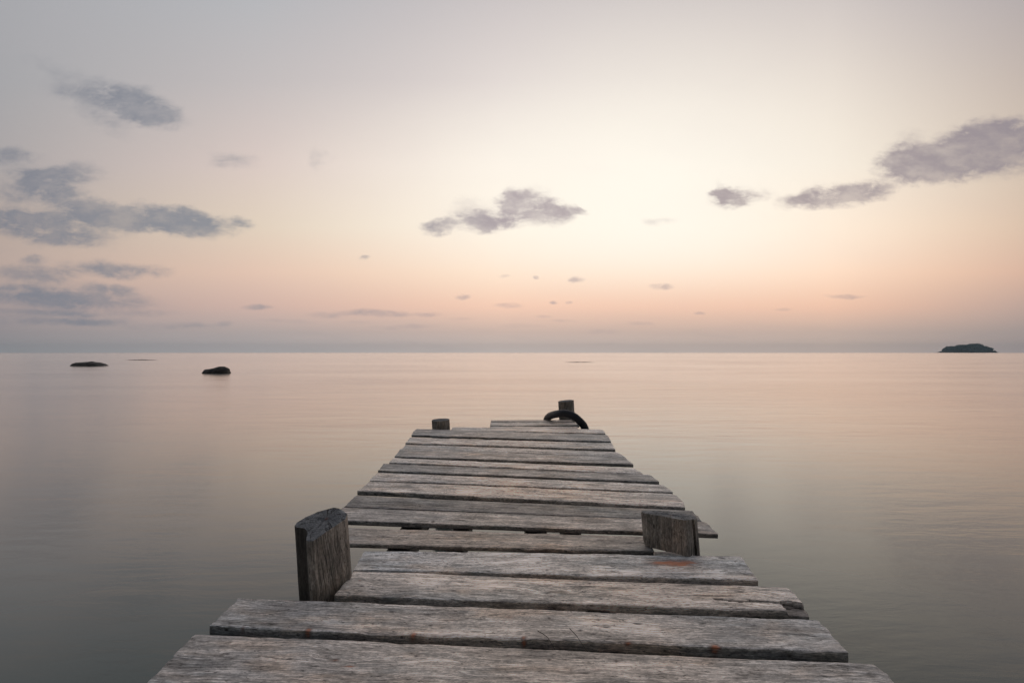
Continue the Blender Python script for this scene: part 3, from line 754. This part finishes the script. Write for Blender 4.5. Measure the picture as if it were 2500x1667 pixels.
# ------------------------------------------------------------------ island with its wood
ID = 2600.; si = ID/1250
ix = (2360-1250)*si
m, g, b, out = material('island_ground'); b.inputs['Base Color'].default_value = (.05,.045,.04,1); b.inputs['Roughness'].default_value = .9
tc = g.n('ShaderNodeTexCoord'); g.l(g.ramp(g.noise(tc.outputs['Object'], .08, 5, .6), [(.35, (.03,.028,.025,1)), (.7, (.09,.08,.07,1))]), b.inputs['Base Color'])
M_isl = m
m, g, b, out = material('far_foliage'); b.inputs['Roughness'].default_value = .8
tc = g.n('ShaderNodeTexCoord'); g.l(g.ramp(g.noise(tc.outputs['Object'], .12, 4, .6), [(.35, (.030,.050,.028,1)), (.68, (.075,.105,.050,1))]), b.inputs['Base Color'])
M_fol = m
IP = [(-75,-1),(-66,1.5),(-62,4.2),(-57,4.8),(-54,4.4),(-52,8),(-48,12.5),(-42,15),(-34,16.5),(-26,19),(-20,18),(-12,20.5),(-4,20.6),(3,23.4),(10,23),(16,25),(24,24.6),(31,21.5),(38,19.5),(46,17),(50,12.5),(56,9),(62,5),(66,4),(72,1.8),(76,-1)]
ipx = [q[0]*si for q in IP]; ipz = [q[1]*si for q in IP]
bm = bmesh.new(); nu, nv = 90, 40; grid = []; heights = {}
for i in range(nu+1):
    x = ipx[0]+(ipx[-1]-ipx[0])*i/nu; hz = float(np.interp(x, ipx, ipz)); row = []
    for j in range(nv+1):
        a = j/nv*2-1; f = max(0, 1-abs(a)**2.4)**.7
        z = (hz+3)*f-3
        z = z*.70 if z > 0 else z
        z += mn.fractal(Vector((x*.02, a*3, 1)), 1, 2, 4)*3*f
        row.append(bm.verts.new((x, a*38*(.4+.6*math.sin(math.pi*max(.02, min(.98, i/nu)))**.6), z)))
    grid.append(row)
for i in range(nu):
    for j in range(nv): bm.faces.new((grid[i][j], grid[i+1][j], grid[i+1][j+1], grid[i][j+1]))
pts = [(v.co.x, v.co.y, v.co.z) for row in grid for v in row]
me = bpy.data.meshes.new('island'); bm.to_mesh(me); bm.free()
isl = link('island', me, M_isl, None, True); isl.location = (ix, ID, WATER); tag(isl, kind='structure')
# crowns: clumps of leaf-like facets
rr = random.Random(4); vs = []; fs = []
for k in range(420):
    i = rr.randrange(len(pts)); x, y, z = pts[i]
    if z < 2.5 or x < -50*si or x > 58*si: continue
    R_ = rr.choice([5, 6, 8, 12])*rr.uniform(.8, 1.1)*(.5 if z < 12 else 1)
    for q in range(110):
        th = rr.uniform(0, math.tau); ph = math.acos(rr.uniform(-.2, 1)); rad = R_*rr.uniform(.7, 1.05)
        c = Vector((x+math.cos(th)*math.sin(ph)*rad, y+math.sin(th)*math.sin(ph)*rad, z+R_*.25+math.cos(ph)*rad*.75))
        u1 = Vector((rr.gauss(0, 1), rr.gauss(0, 1), rr.gauss(0, 1))).normalized(); v1 = u1.cross(Vector((rr.gauss(0, 1), rr.gauss(0, 1), rr.gauss(0, 1)))).normalized()
        s = rr.uniform(1.0, 2.0); b0 = len(vs)
        vs += [c+u1*s, c+v1*s, c-u1*s, c-v1*s]; fs.append((b0, b0+1, b0+2, b0+3))
me = bpy.data.meshes.new('forest'); me.from_pydata([tuple(v) for v in vs], [], fs)
fo = link('forest', me, M_fol); fo.location = (ix, ID, WATER)
tag(fo, 'dense dark blue-green wood covering the small far island on the horizon', 'wood', kind='stuff')

# ------------------------------------------------------------------ air
HAZE = 1
if HAZE:
    bm = bmesh.new(); bmesh.ops.create_cube(bm, size=1)
    me = bpy.data.meshes.new('haze'); bm.to_mesh(me); bm.free()
    hm = bpy.data.materials.new('sea_air'); hm.use_nodes = True; gg = NT(hm.node_tree)
    oo = gg.n('ShaderNodeOutputMaterial'); pv = gg.n('ShaderNodeVolumePrincipled')
    pv.inputs['Color'].default_value = (.62, .85, 1, 1); pv.inputs['Density'].default_value = 1.25e-4
    gg.l(pv.outputs[0], oo.inputs['Volume'])
    ho = link('haze', me, hm); ho.scale = (7200, 7200, 56); ho.location = (0, 0, WATER-1+28)
    tag(ho, 'thin bluish air over the sea that pales the far island', 'haze', kind='stuff')

# ------------------------------------------------------------------ render
sc.render.engine = 'CYCLES'
sc.view_settings.view_transform = 'Standard'; sc.view_settings.look = 'None'
sc.view_settings.exposure = .09; sc.view_settings.gamma = 1
